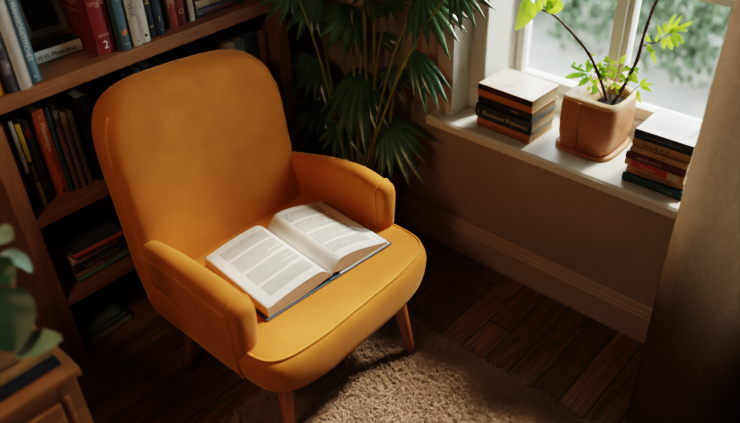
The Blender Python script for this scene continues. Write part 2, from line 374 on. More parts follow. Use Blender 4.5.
G2 = 'books on the middle shelf'; z = S2
def b2(label, x0, x1, h, col, y=1.79, **k): book(label, x1-x0, h, k.pop('d', .17), col, (x0, y, z), group=G2, **k)
b2('dusty red upright book against the left upright on the middle shelf', .534, .560, .262, (.20, .06, .055), 1.795, texts=[('HARDEN', .011, .6, 'cream')])
b2('black upright book with white upper label beside the dusty red one', .5625, .5745, .27, (.03, .03, .03), 1.785, bands=[(.42, .99, (.42, .40, .36))], texts=[('PALMISTRY', .009, .7, 'red')])
b2('black and yellow upright book, third from the left upright', .576, .590, .255, (.035, .03, .025), 1.785, bands=[(.0, .30, (.48, .34, .04)), (.55, .99, (.48, .34, .04))], texts=[('ENDINGS', .010, .42, 'gold')])
b2('thick black upright book with dull red emblem on the middle shelf', .592, .616, .25, (.035, .03, .028), 1.795, bands=[(.80, .9, (.2, .03, .03), .2, .8)])
b2('orange upright book with white title on the middle shelf', .629, .660, .265, (.42, .115, .04), 1.79, texts=[('Monologue', .019, .70, 'white'), ('a', .016, .93, 'cream', 'H'), ('\u25a0', .012, .06, 'black', 'H')], d=.18)
b2('narrow dark teal upright book right of the orange one', .6625, .6755, .262, (.045, .10, .12), 1.792)
b2('black and rose upright book with grey emblem, second right of orange', .677, .694, .268, (.05, .05, .052), 1.788, bands=[(.0, .74, (.17, .085, .07))], texts=[('OO', .014, .88, 'silver'), ('KITE', .011, .5, 'gold')])
b2('brown-grey upright book with dark title behind the chair edge', .696, .7125, .235, (.19, .135, .10), 1.784, texts=[('KAMEERA STORY', .010, .5, 'black')])
b2('olive-grey upright book beside the tall black one', .7145, .734, .228, (.14, .125, .085), 1.788)
b2('tall glossy black upright book with silver emblem partly behind the armchair', .745, .785, .262, (.02, .02, .022), 1.775, texts=[('Q', .026, .86, 'dim', 'H'), ('O', .02, .55, 'red', 'H')], d=.2, rough=.3)
b2('maroon upright book just above the armchair back', .905, .935, .26, (.13, .03, .03), 1.80)
b2('blue-grey upright book just above the armchair back', .94, .962, .268, (.12, .2, .25), 1.80)
b2('brown upright book peeking over the armchair back', .99, 1.03, .25, (.10, .06, .045), 1.82)
b2('dark green upright book peeking over the armchair back', 1.035, 1.06, .25, (.03, .06, .05), 1.82)
b2('cream upright book right of the armchair back on the middle shelf', 1.255, 1.285, .243, (.40, .36, .28), 1.772)
b2('dusty blue upright book beside the cream one right of the armchair', 1.2875, 1.323, .245, (.12, .19, .23), 1.772)
b2('dark slate upright book, middle of the row right of the armchair', 1.326, 1.346, .248, (.05, .085, .11), 1.775)
b2('midnight blue upright book, second from the right upright', 1.348, 1.372, .246, (.022, .04, .06), 1.775)
b2('red-brown upright book nearest the right upright', 1.378, 1.412, .24, (.20, .07, .05), 1.772)

G3 = 'flat books on the third shelf'; z = S3
b_ = [('teal flat book at the bottom of the third-shelf stack', .018, .185, .15, (.16, .27, .25), .597, 1.772, 2, []),
      ('tan flat book above the teal one on the third shelf', .023, .178, .15, (.48, .35, .24), .597, 1.776, 1, []),
      ('black flat book with gold spine title in the third-shelf stack', .020, .178, .16, (.03, .035, .035), .592, 1.768, -1, [('KEEP TO RAINFLORA', .012, .5, 'gold')]),
      ('cream flat book beneath the topmost of the third-shelf stack', .027, .155, .15, (.66, .50, .34), .594, 1.778, 0, [('THE RISING VIEWS', .014, .45, 'orange')]),
      ('dark flat book with red spine on top of the third-shelf stack', .020, .162, .15, (.08, .08, .085), .600, 1.765, -2, [('FARTHINGS', .011, .5, 'gold')])]
for l, w, h, d, c, x, y, rz, tx in b_:
    book(l, w, h, d, c, (x, y, z), lay=True, rz=R(rz), group=G3, texts=tx, bands=[(.0, 1., (.5, .12, .1), .1, .92)] if 'red spine' in l else []); z += w+.0004
G4 = 'flat books on the lowest shelf'; z = S4
for l, w, h, d, c, x, y, rz in [('grey-green flat book at the bottom of the lowest shelf stack', .028, .15, .15, (.32, .34, .28), .575, 1.785, 3),
      ('dark teal flat book in the middle of the lowest shelf stack', .026, .13, .14, (.12, .22, .22), .58, 1.79, 0), ('dark green flat book on top of the lowest shelf stack', .022, .115, .14, (.13, .19, .17), .577, 1.79, -2)]:
    book(l, w, h, d, c, (x, y, z), lay=True, rz=R(rz), group=G4, texts=[('MERITS', .011, .5, 'grey')]); z += w+.0004
book('large grey flat book alone on the lowest shelf beside the armchair', .03, .2, .2, (.28, .28, .28), (.86, 1.785, S4), lay=True, rz=R(5), group=G4)

# ------------------------------------------------------------------ sill books
def pastel():
    m = mat('pastel_cover', (.8, .8, .75), .3); n = N(m); v = n.coord('Object')
    f = n.noise(v, 16, 5, .65); g2 = n.noise(v, 30, 3)
    c = n.ramp(f, [(.33, (.42, .17, .19)), (.45, (.56, .50, .43)), (.6, (.6, .58, .5)), (.72, (.18, .30, .36))])
    n.base(n.mix(.2, c, (.6, .56, .5))); return m
def typed():
    m = mat('typed_cover', (.82, .8, .76), .35); n = N(m); x, y, z = n.sep(n.coord('Object'))
    ln = n.math('LESS_THAN', n.math('FRACT', n.math('MULTIPLY', y, 95)), .35)
    wd = n.math('GREATER_THAN', n.noise(n.comb(n.math('MULTIPLY', x, 260), n.math('MULTIPLY', n.math('FLOOR', n.math('MULTIPLY', y, 95)), 9.3), 0), 1.0, 1), .45)
    ins = n.math('MULTIPLY', n.math('MULTIPLY', n.math('GREATER_THAN', x, .028), n.math('LESS_THAN', x, .105)), n.math('MULTIPLY', n.math('GREATER_THAN', y, .03), n.math('LESS_THAN', y, .135)))
    n.base(n.mix(n.math('MULTIPLY', n.math('MULTIPLY', ln, wd), n.math('MULTIPLY', ins, .75)), (.62, .60, .56), (.18, .17, .17))); return m
GS = 'books stacked on the window sill'
RZ = R(-90); z = .5602
b_ = [('orange-tan flat book at the bottom of the left sill stack', .034, .196, .140, (.42, .19, .075), 1.718, 1.152, -1.5, [('cTHRE', .010, .35, 'black'), ('BOUND', .010, .78, 'red')], None, [(.0, 1, (.025, .03, .035), .0, .12), (0, 1, (.05, .06, .06), .86, 1)]),
      ('dark teal flat book with tan title in the left sill stack', .043, .205, .140, (.035, .055, .065), 1.712, 1.156, -1, [('Romance Prelunoo', .021, .55, 'cream'), ('{', .02, .07, 'cream')], None, []),
      ('black flat book with short tan title below the pastel-covered one', .026, .197, .142, (.018, .018, .022), 1.719, 1.153, -2, [('TOFA', .013, .7, 'cream')], None, []),
      ('flat book with bright pastel cover topping the left sill stack', .042, .197, .148, (.42, .19, .06), 1.717, 1.154, -2, [('LONDON RARITIES AND CLEMENTS', .0075, .5, 'red', None, .78)], pastel(), [(0, 1, (.015, .015, .02), .58, 1)])]
for l, w, h, d, c, x, y, rz, tx, tp, bd in b_:
    book(l, w, h, d, c, (x, y, z), lay=True, rz=RZ+R(rz), group=GS, texts=tx, top=tp, bands=bd); z += w+.0004
z = .5602
b_ = [('dark teal flat book at the bottom of the right sill stack', .025, .172, .150, (.035, .095, .12), 1.712, .654, 0, [('SKYLINES', .010, .72, 'grey')], None),
      ('tan flat book with black title above the teal one, right sill stack', .024, .160, .148, (.42, .26, .135), 1.717, .648, 2, [('READINGS PEARL', .0125, .5, 'black')], None),
      ('red-labelled flat book in the middle of the right sill stack', .022, .168, .145, (.46, .27, .14), 1.715, .656, -2, [('Cuisine', .015, .4, 'cream')], None),
      ('burgundy flat book in the right sill stack', .021, .166, .146, (.13, .018, .028), 1.711, .655, 1, [('FANDOM NIGHTS', .0085, .4, 'cream')], None),
      ('thin tan flat book above the burgundy one in the right sill stack', .017, .160, .145, (.44, .29, .16), 1.716, .648, -1, [('T O N  B A', .008, .5, 'black')], None),
      ('tan flat book with bold black title under the white-covered one', .023, .158, .146, (.42, .27, .15), 1.719, .646, 1, [('PAN & PUY', .015, .42, 'black')], None),
      ('dark flat book with white printed cover topping the right sill stack', .028, .158, .146, (.03, .042, .045), 1.719, .646, 0, [('THE PORTRAIT OF BOOK', .008, .5, 'grey')], typed())]
for l, w, h, d, c, x, y, rz, tx, tp in b_:
    bd = [(.12, .72, (.40, .04, .03)), (.74, .92, (.42, .38, .3))] if 'red-labelled' in l else []
    o = book(l, w, h, d, c, (x, y, z), lay=True, rz=RZ+R(rz), group=GS, texts=tx, top=tp, bands=bd)
    if tp: lettering(o, 'Portrait', .018, (.132, .07, w+.0008), (0, 0, R(90)), INK['grey'])
    z += w+.0004

# ------------------------------------------------------------------ armchair
CH = thing('armchair', 'mustard yellow upholstered armchair on tapered wooden legs with open book', 'armchair', (1.0, 1.28, 0))
def loft(bm, stack):  # stack of rings of Vectors
    rings(bm, stack)
NO = 72
TH = [2*math.pi*i/NO for i in range(NO)]
# seat: outline in plan, local to the chair
def seat_ring(off, zz, lift=0.0, crown=0.0, n=9.0):
    r = []; A, B = max(.03, .317+off), max(.02, .272+off)
    cy_, sy_ = math.cos(.0228), math.sin(.0228)
    for t in TH:
        x, y = sell(t, A, B, n)
        y -= .0253*max(0, -y/B)*(1-(x/A)**2)
        r.append(Vector((x*cy_-y*sy_+.001, x*sy_+y*cy_+.0107, zz + lift*(abs(x)/A)**4 + crown)))
    return r
NO = 160
TH = [2*math.pi*(i+.5)/NO for i in range(NO)]
st = []
for off, zz, li in ((-.26, .238, 0), (-.10, .238, .005), (-.045, .239, .02), (-.018, .242, .034), (.001, .2475, .0385), (.006, .256, .036), (.0095, .275, .030), (.0125, .305, .018), (.0135, .335, .006), (.011, .358, 0), (.006, .374, 0), (.0, .382, 0), (-.006, .3865, 0), (-.02, .390, 0), (-.05, .3935, 0), (-.1, .396, 0), (-.17, .397, 0), (-.25, .3975, 0)):
    st.append(seat_ring(off, zz, li, n=9.0 if off > -.08 else 5))
bm = bmesh.new(); rings(bm, st)
obj('seat', bm, M['mustard'], CH, smooth=True)
bm = bmesh.new(); tube(bm, seat_ring(-.001, .3845), .0042, 6, closed=True); obj('seat_piping', bm, M['piping'], CH, smooth=True)

# backrest: outline seen from the front, dome rings to both sides
NO = 96
TH = [2*math.pi*i/NO for i in range(NO)]
def back_pt(t, off, yo):
    a, b, n = .278, .344, 4.67
    x, z_ = sell(t, a+off, b+off, n); u = z_/b
    x *= 1 + .062*max(0, u)**2
    if u > 0: z_ -= .0103*(x/a)**2*u
    ro = .068
    X = x*math.cos(ro) + z_*math.sin(ro); Z = .868 - b - x*math.sin(ro) + z_*math.cos(ro)
    return Vector((X-.0142, .2346 + (Z-.42)*.2432 + yo - .0065*(x/a)**2, Z))
bst = []
for off, yo in ((-.26, -.012), (-.20, -.018), (-.13, -.022), (-.075, -.021), (-.04, -.018), (-.02, -.014), (-.010, -.010), (-.003, -.005), (.002, .002), (.008, .014), (.012, .03), (.014, .06), (.009, .083), (.0, .098), (-.02, .112), (-.05, .116), (-.12, .118), (-.2, .12), (-.26, .12)):
    bst.append([back_pt(t, off, yo) for t in TH])
bm = bmesh.new(); rings(bm, bst); obj('backrest', bm, M['mustard'], CH, smooth=True)
bm = bmesh.new(); tube(bm, [bst[9][k % NO] for k in range(int(NO*.375), int(NO*1.09))], .0034, 6); obj('back_piping', bm, M['piping'], CH, smooth=True)

# arms
def arm(side):
    if side < 0: ctr = [(-.274, .30), (-.290, .12), (-.297, -.06), (-.297, -.150)]; tops = [.49, .535, .549, .543]; hw = .034
    else: ctr = [(.262, .30), (.283, .12), (.297, .0), (.298, -.085)]; tops = [.515, .552, .560, .547]; hw = .029
    cs = spline([Vector((x, y, t)) for (x, y), t in zip(ctr, tops)], 6)
    def sect(c, s, nose=0.0, grow=1.0):
        zb = .290 - .034*max(0, min(1, (c.y+.16)/.42))
        w = hw*s*grow*(1-.20*max(0, min(1, (c.y+.05)/.3))); h = c.z; n_ = 12
        ztop = h - (1-s)*.045
        zl = zb + (1-s)*.05
        prof_ = [(-w*.70, zl), (-w*.86, zl+.02), (-w*.93, .34), (-w, .40), (-w*1.04, ztop-.055)]
        for k in range(n_+1):
            a = math.pi - math.pi*k/n_; prof_.append((w*1.05*math.cos(a), ztop-.034+.034*math.sin(a)**.8))
        prof_ += [(w*1.04, ztop-.055), (w, .40), (w*.93, .34), (w*.86, zl+.02), (w*.70, zl)]
        out = []
        for px, pz in prof_:
            k = max(0, min(1, (pz-.335)/.085)); k = k*k*(3-2*k)
            low = max(0, min(1, (.40-pz)/.1))
            out.append(Vector((c.x+px*(1-.25*(1-k)*(1 if nose > .015 else 0)), c.y - nose*k - .012*low*(1 if nose else 0), pz)))
        return out
    st_ = [sect(c, 1) for c in cs]
    last = cs[-1]
    st_ += [sect(last, .998, .010), sect(last, .975, .022), sect(last, .91, .033), sect(last, .78, .040), sect(last, .55, .044), sect(last, .25, .0455)]
    b = bmesh.new(); V = rings(b, st_, cap1=False); v_ = V[-1]; n_ = len(v_)
    for i in range(n_//2):
        q = [v_[i], v_[i+1], v_[n_-2-i], v_[n_-1-i]]
        q = list(dict.fromkeys(q))
        if len(q) > 2: b.faces.new(q)
    a = obj('armrest', b, M['mustard'], CH, smooth=True)
    b = bmesh.new(); tube(b, sect(last, 1.0, .009, 1.02), .004, 6)
    obj('front_piping', b, M['piping'], a, smooth=True)
    b = bmesh.new(); tube(b, [Vector((c.x + side*hw*1.05*(1-.20*max(0, min(1, (c.y+.05)/.3))), c.y, c.z-.042)) for c in cs], .0042, 6); obj('side_piping', b, M['piping'], a, smooth=True)
arm(-1); arm(1)
def leg(x0, y0, x1, y1, zt, zb=0.0):
    b = bmesh.new(); tube(b, [Vector((x0+(x1-x0)*k/6, y0+(y1-y0)*k/6, zt+(zb-zt)*k/6)) for k in range(7)], lambda t: .0235-.0095*t, 16); obj('leg', b, M['leg_wood'], CH, smooth=True)
leg(-.222, -.200, -.250, -.222, .27, .013); leg(.20, -.225, .222, -.268, .27, .013); leg(-.235, .17, -.268, .232, .29); leg(.22, .17, .26, .232, .29)

# ------------------------------------------------------------------ open book on the seat
BK = thing('open_book', 'large hardback book lying open on the armchair seat', 'book', (1.023, 1.264, .3978), R(-4.5))
cov = cover_mat((.05, .075, .10), .45)
BW, BH = .225, .152
def text_page(name, x0, x1, y0, y1):
    m = mat(name, (.74, .71, .66), .75); n = N(m); x, y, z = n.sep(n.coord('Object'))
    L = 215
    ly = n.math('MULTIPLY', y, L); li = n.math('FLOOR', ly)
    ln = n.math('LESS_THAN', n.math('FRACT', ly), .55)
    wd = n.math('GREATER_THAN', n.noise(n.comb(n.math('MULTIPLY', x, 330), n.math('MULTIPLY', li, 7.7), 0), 1, 2), .40)
    wn = n.new('ShaderNodeTexWhiteNoise', noise_dimensions='1D'); n.l(li, wn.inputs['W'])
    gap = n.math('GREATER_THAN', n.math('FRACT', n.math('MULTIPLY', li, 1/15.0)), .08)
    end = n.math('SUBTRACT', x1, n.math('MULTIPLY', n.math('GREATER_THAN', wn.outputs['Value'], .85), .05))
    ins = n.math('MULTIPLY', n.math('MULTIPLY', n.math('GREATER_THAN', x, x0), n.math('LESS_THAN', x, end)), n.math('MULTIPLY', n.math('GREATER_THAN', y, y0), n.math('LESS_THAN', y, y1)))
    k = n.math('MULTIPLY', n.math('MULTIPLY', ln, wd), n.math('MULTIPLY', ins, gap))
    n.base(n.mix(n.math('MULTIPLY', k, .95), (.79, .775, .74), (.12, .12, .125))); return m
edge_m = page_mat('book_edges', (.62, .47, .33), 2)  # striped page edges, the chair's orange reflection put into their tan colour
def prof_l(t): # t 0 at the outer edge, 1 at the gutter ; returns (u, top z)
    u = -BW + .010 + (BW-.010)*t
    zt = .034 + .017*math.sin(min(1, t/.92)*math.pi*.62)
    if t > .80: k = (t-.80)/.20; zt = zt*(1-k**2.2) + .014*k**2.2
    return u, zt
def prof_r(t):
    u = BW - .014 - (BW-.014)*t
    zt = .015 + .040*math.sin(min(1, t/.9)*math.pi*.55)**1.3
    if t > .80: k = (t-.80)/.20; zt = zt*(1-k**2.0) + .014*k**2.0
    return u, zt
def block(prof, name, s, bot):
    K = 28; b = bmesh.new(); topv, botv = [], []
    for j in range(2):
        y = (-BH+.006, BH-.006)[j]; tr_, br_ = [], []
        for i in range(K+1):
            t = i/K; u, zt = prof(t); tr_.append(b.verts.new((u, y, zt))); br_.append(b.verts.new((u, y, min(bot(t), zt-.0015))))
        topv.append(tr_); botv.append(br_)
    for i in range(K):
        b.faces.new((topv[0][i], topv[0][i+1], topv[1][i+1], topv[1][i])).material_index = 0
        b.faces.new((botv[0][i], botv[0][i+1], botv[1][i+1], botv[1][i])).material_index = 1
        for j in range(2): b.faces.new((topv[j][i], topv[j][i+1], botv[j][i+1], botv[j][i])).material_index = 1
    for i in (0, K): b.faces.new((topv[0][i], topv[1][i], botv[1][i], botv[0][i])).material_index = 1
    tm = text_page(name+'_print', -.182, -.032, -.118, .122) if s < 0 else text_page(name+'_print', .040, .178, -.112, .126)
    o = obj('page_block', b, tm, BK, mats=[tm, edge_m])
    for p in o.data.polygons: p.use_smooth = p.material_index == 0
block(prof_l, 'left_page', -1, lambda t: .004 + (.012*max(0, (t-.45)/.55)**1.5 if t > .45 else 0))
block(prof_r, 'right_page', 1, lambda t: .004 + (.016*max(0, (t-.35)/.65)**1.5 if t > .35 else 0))
for s in (-1, 1):
    b = bmesh.new(); box(b, min(.006*s, BW*s), max(.006*s, BW*s), -BH, BH, .0005, .0035); obj('cover_board', b, cov, BK, bevel=.001, segs=1)
b = bmesh.new(); box(b, -.010, .010, -BH, BH, .002, .0065); obj('spine', b, cov, BK, bevel=.002)
# flyleaf under the right page
b = bmesh.new(); box(b, .03, BW-.006, -BH+.004, BH-.004, .0037, .0052); obj('endpaper', b, mat('endpaper', (.72, .69, .62), .8), BK)

# ------------------------------------------------------------------ rug
def rug():
    x0, x1, y0, y1 = .05, 1.348, -.15, 1.255
    nx, ny = 250, 270
    b = bmesh.new(); V = []
    for j in range(ny+1):
        row = []
        for i in range(nx+1):
            u, v = i/nx, j/ny
            x, y = x0+(x1-x0)*u, y0+(y1-y0)*v
            e = min(u*(x1-x0), (1-u)*(x1-x0), v*(y1-y0), (1-v)*(y1-y0))
            p = Vector((x*62, y*62, 0)); q = Vector((x*140, y*140, 3))
            hgt = abs(noise.noise(p))*.016 + noise.noise(q)*.0045 + noise.noise(Vector((x*14, y*14, 5)))*.003
            z = .011 + hgt
            if e < .012: z = .001 + (z-.001)*math.sqrt(max(0, e/.012))
            j_ = .004
            x += noise.noise(Vector((x*80, y*80, 9)))*.007; y += noise.noise(Vector((x*80, y*80, 21)))*.007
            row.append(b.verts.new((x, y, max(.0005, z))))
        V.append(row)
    for j in range(ny):
        for i in range(nx): b.faces.new((V[j][i], V[j][i+1], V[j+1][i+1], V[j+1][i]))
    q = random.Random(4); step = .0085
    ix = int((x1-.15)/step); iy = int((y1-.25)/step)
    for i in range(ix):
        for j in range(iy):
            cx_, cy_ = .15+(i+q.random())*step, .25+(j+q.random())*step
            c_ = noise.noise(Vector((cx_*62, cy_*62, 0)))
            for k in range(3):
                a = 6.283*noise.noise(Vector((cx_*40, cy_*40, 7))) + q.uniform(-1.3, 1.3); l = q.uniform(.010, .019); w_ = q.uniform(.0012, .0022)
                d = Vector((math.cos(a), math.sin(a), 0)); sd = Vector((-d.y, d.x, 0)); p = Vector((cx_+q.uniform(-.004, .004), cy_+q.uniform(-.004, .004), .006+.010*abs(c_)))
                p1 = p + d*l*.35 + Vector((0, 0, l*.75)); p2 = p + d*l*.95 + Vector((0, 0, l*.62))
                v_ = [b.verts.new(z_) for z_ in (p-sd*w_, p+sd*w_, p1-sd*w_*1.2, p1+sd*w_*1.2, p2)]
                b.faces.new((v_[0], v_[1], v_[3], v_[2])); b.faces.new((v_[2], v_[3], v_[4]))
    m = mat('rug_pile', (.5, .36, .25), .95, spec=.1, sheen=.35); n = N(m); v = n.coord('Object')
    f = n.noise(v, 110, 3, .6); g2 = n.noise(v, 7, 4); geo = n.new('ShaderNodeNewGeometry')
    c = n.ramp(f, [(.3, (.23, .145, .098)), (.55, (.39, .258, .178)), (.75, (.49, .335, .24))])
    n.base(n.mix(.5, c, n.ramp(g2, [(.35, (.32, .205, .14)), (.65, (.45, .30, .212))])))
    n.bump(n.noise(v, 420, 3, .7), .9, .004)
    o = obj('rug', b, m, None, smooth=True)
    return tag(o, 'shaggy beige wool rug on the floorboards under the armchair front', 'rug')
rug()

# ------------------------------------------------------------------ palm in the corner
leafm = mat('palm_leaf', (.03, .10, .045), .30, spec=.9); n = N(leafm)
f = n.noise(n.coord('Object'), 14, 3); n.base(n.ramp(f, [(.3, (.03, .085, .045)), (.7, (.07, .165, .08))]))
n.b.inputs['Transmission Weight'].default_value = 0
stemm = mat('palm_stem', (.22, .25, .05), .45)
PALM = thing('potted_palm', 'tall dark green fan-leaved palm in a terracotta pot behind the armchair', 'potted plant', (1.53, 1.535, 0))
PO = Vector((1.53, 1.535, 0))
terracotta = paint('terracotta', (.34, .12, .06), .7)
def lathe(b, prof_, n_=32, c=(0, 0)):
    rings(b, [[Vector((c[0]+r*math.cos(2*math.pi*k/n_), c[1]+r*math.sin(2*math.pi*k/n_), z_)) for k in range(n_)] for r, z_ in prof_])
b = bmesh.new(); lathe(b, [(.10, 0), (.115, .004), (.150, .235), (.163, .237), (.165, .275), (.150, .277), (.146, .24), (.05, .238)]); obj('pot', b, terracotta, PALM, smooth=True)
soil = mat("soil", (.014, .009, .007), .95); n = N(soil); n.bump(n.noise(n.coord('Object'), 90, 4, .7), 1, .01)
b = bmesh.new(); lathe(b, [(.147, .238), (.146, .252), (.08, .258), (.02, .26)]); obj('soil', b, soil, PALM, smooth=True)
def frond(hub, tip, spread=62, nl=9, wid=.030, droop=.25, side=None, fold=.5, rr=None, root=None, sag=.06, lead=.30):
    """fan of pleated leaflets from hub towards tip, with its stalk down to the pot"""
    nl = max(5, nl-1); spread *= 1.12
    rr = rr or random.Random(int(hub.x*9999+hub.z*777))
    d = tip-hub; L = d.length; d.normalize()
    toC = (CAM + Vector((.3, -.2, .3)) - hub).normalized()
    nrm = side or toC
    nrm = (nrm - d*nrm.dot(d)).normalized(); s = d.cross(nrm)
    b = bmesh.new()
    for i in range(nl):
        q = (i/(nl-1))*2-1
        ang = R(spread)*q*(1+.12*rr.uniform(-1, 1))
        l = L*(1-.30*abs(q)**1.4)*rr.uniform(.9, 1.14)
        dd = d*math.cos(ang) + s*math.sin(ang)
        K = 9; w0 = wid*(1-.25*abs(q))
        left, mid, right = [], [], []
        for k in range(K+1):
            t = k/K
            p = hub + dd*(l*t) + nrm*(fold*.12*l*math.sin(math.pi*min(1, t*1.15))*(1-.4*abs(q))) - Vector((0, 0, 1))*(droop*l*t*t*(.5+.7*abs(q)))
            if t < .35: pass
            cross = (s*math.cos(ang) - d*math.sin(ang))
            w = w0*.60*max(0, math.sin(math.pi*(.03+.97*t)**.62))**1.0 if t < 1 else 0
            w = max(w, .0006)
            left.append(b.verts.new(p - cross*w - nrm*w*.75)); mid.append(b.verts.new(p)); right.append(b.verts.new(p + cross*w - nrm*w*.75))
        for k in range(K):
            b.faces.new((left[k], left[k+1], mid[k+1], mid[k])); b.faces.new((mid[k], mid[k+1], right[k+1], right[k]))
    for v in b.verts:
        v.co.x = min(v.co.x, 1.695 + .01*rr.random()); v.co.y = min(v.co.y, 2.01)
        if v.co.x < 1.48: v.co.y = min(v.co.y, 1.722)
        v.co -= PO
    o = obj('frond', b, leafm, PALM, smooth=True)
    root = root or Vector((PO.x+rr.uniform(-.05, .05), PO.y+rr.uniform(-.05, .05), .25))
    mid_ = root.lerp(hub, .6); mid_.z = root.z + (hub.z-root.z)*.72
    b = bmesh.new(); tube(b, [p-PO for p in spline([root, root.lerp(mid_, .5)+Vector((0, 0, .02)), mid_, hub], 7)], lambda t: .0062-.0032*t, 7)
    obj('stalk', b, stemm, o, smooth=True)
V3 = Vector
FR = [  # hub pixel, depth, tip pixel, depth, kwargs
 ((361, 68), 2.42, (357, 146), 2.36, dict(spread=34, nl=9, wid=.050, droop=.06)),
 ((386, 117), 2.44, (414, 176), 2.38, dict(spread=36, nl=9, wid=.042, droop=.12)),
 ((342, 121), 2.52, (348, 160), 2.48, dict(spread=62, nl=8, wid=.036, droop=.15)),
 ((413, 50), 2.25, (440, 108), 2.22, dict(spread=20, nl=5, wid=.042, droop=.12)),
 ((420, -8), 2.12, (462, 42), 2.05, dict(spread=46, nl=10, wid=.036, droop=.12)),
 ((455, -16), 2.00, (484, 22), 1.96, dict(spread=34, nl=7, wid=.028, droop=.15)),
 ((354, 6), 2.36, (328, 46), 2.28, dict(spread=46, nl=8, wid=.052, droop=.12)),
 ((316, -6), 2.32, (292, 32), 2.30, dict(spread=52, nl=9, wid=.036, droop=.12)),
 ((294, -14), 2.24, (262, 8), 2.18, dict(spread=44, nl=7, wid=.034, droop=.18)),
 ((322, 64), 2.50, (290, 92), 2.44, dict(spread=66, nl=10, wid=.036, droop=.12)),
 ((324, 106), 2.55, (296, 138), 2.50, dict(spread=62, nl=9, wid=.036, droop=.14)),
 ((330, 92), 2.55, (312, 66), 2.55, dict(spread=66, nl=9, wid=.030, droop=.3)),
 ((392, 66), 2.40, (402, 96), 2.38, dict(spread=60, nl=8, wid=.026, droop=.2)),
 ((388, -2), 2.24, (402, 13), 2.16, dict(spread=74, nl=11, wid=.022, droop=.25)),
 ((366, -14), 2.34, (352, 0), 2.22, dict(spread=70, nl=10, wid=.024, droop=.25)),
 ((312, 142), 2.60, (296, 164), 2.56, dict(spread=66, nl=8, wid=.030, droop=.2)),
 ((376, 40), 2.40, (402, 30), 2.34, dict(spread=22, nl=4, wid=.034, droop=.5)),
]
for (u, v), d0, (u2, v2), d1, kw in FR: frond(at(u, v, d0), at(u2, v2, d1), **kw)
for (ub, vb, ut, vt, dd) in ((360, 172, 352, 10, 2.32), (372, 176, 364, -4, 2.3), (354, 172, 344, 60, 2.45), (378, 178, 374, 20, 2.32), (380, 176, 410, 8, 2.2)):
    b = bmesh.new(); tube(b, [p-PO for p in spline([PO+V3((rnd.uniform(-.05, .05), rnd.uniform(-.05, .05), .25)), at(ub, vb, 2.54), at((ub+ut)/2-1, (vb+vt)/2, (2.54+dd)/2), at(ut, vt, dd)], 6)], lambda t: .0075-.003*t, 8)
    obj('stem', b, stemm, PALM, smooth=True)

# ------------------------------------------------------------------ thorny plant in a leather-like planter on the sill
PL = thing('potted_thorny_plant', 'thorny two-stemmed plant in a rounded tan leather-look planter on the window sill', 'potted plant', (1.845, .813, .5602))
PP = V3((1.845, .813, .5602))
leather = mat('tan_planter', (.42, .17, .07), .5); n = N(leather); v = n.coord('Object')
n.base(n.ramp(n.noise(v, 14, 5, .6), [(.3, (.33, .125, .05)), (.7, (.47, .21, .095))])); n.bump(n.math('ADD', n.noise(v, 60, 4), n.noise(v, 12, 3)), .35, .004)
rim_m = paint('pale_planter_rim', (.58, .36, .2), .55)
def rr_ring(a, b_, n_, z_, c=(0, 0), wob=0, NN=48):
    out = []
    for k in range(NN):
        t = 2*math.pi*k/NN; x, y = sell(t, a, b_, n_)
        zz = z_ + wob*math.sin(2*t+.6) + wob*.6*math.sin(3*t)
        out.append(V3((c[0]+x, c[1]+y, zz)))
    return out
b = bmesh.new()
rings(b, [rr_ring(.080, .075, 4.5, .008), rr_ring(.086, .081, 5, .014), rr_ring(.090, .085, 5.5, .05), rr_ring(.091, .087, 5.5, .09), rr_ring(.090, .087, 5.5, .13, wob=.001), rr_ring(.088, .086, 5.5, .158, wob=.002), rr_ring(.085, .083, 5.5, .166, wob=.003)], cap1=False)
obj('planter_body', b, leather, PL, smooth=True)
# pale top: flat folded panel with an off-centre opening
oc = (.004, -.030)
b = bmesh.new()
rings(b, [rr_ring(.088, .086, 5.5, .160, wob=.003), rr_ring(.086, .084, 5.5, .168, wob=.004), rr_ring(.081, .079, 5, .171, wob=.003), rr_ring(.063, .043, 4, .168, oc, wob=.002), rr_ring(.059, .039, 3.6, .162, oc), rr_ring(.058, .038, 3.6, .128, oc)], cap0=False, cap1=False)
obj('planter_rim', b, rim_m, PL, smooth=True)
b = bmesh.new(); rings(b, [rr_ring(.0595, .0395, 3.4, .138, oc), rr_ring(.05, .034, 3, .146, oc), rr_ring(.03, .022, 2.4, .152, oc), rr_ring(.008, .008, 2, .154, oc)])
for q in b.verts: q.co.z += noise.noise(q.co*120)*.004
obj('soil', b, soil, PL, smooth=True)
b = bmesh.new(); rings(b, [rr_ring(.090, .087, 4, .000), rr_ring(.096, .093, 4, .002), rr_ring(.097, .094, 4, .008), rr_ring(.092, .089, 4, .012), rr_ring(.06, .06, 3, .010)]); obj('saucer', b, leather, PL, smooth=True)
b = bmesh.new(); box(b, -.0945, -.087, .010, .024, .085, .165); obj('flap', b, leather, PL, bevel=.003)
b = bmesh.new(); tube(b, [V3((-.0868, .011, .014)), V3((-.0905, .011, .05)), V3((-.0918, .011, .09))], .0012, 6); obj('seam', b, mat('seam_thread', (.14, .05, .02), .7), PL)
bark = mat('dark_bark', (.075, .035, .025), .6); n = N(bark); n.base(n.ramp(n.noise(n.coord('Object'), 120, 3), [(.3, (.035, .016, .012)), (.7, (.13, .06, .04))]))
thorn_m = mat('pale_thorn', (.24, .12, .075), .6)
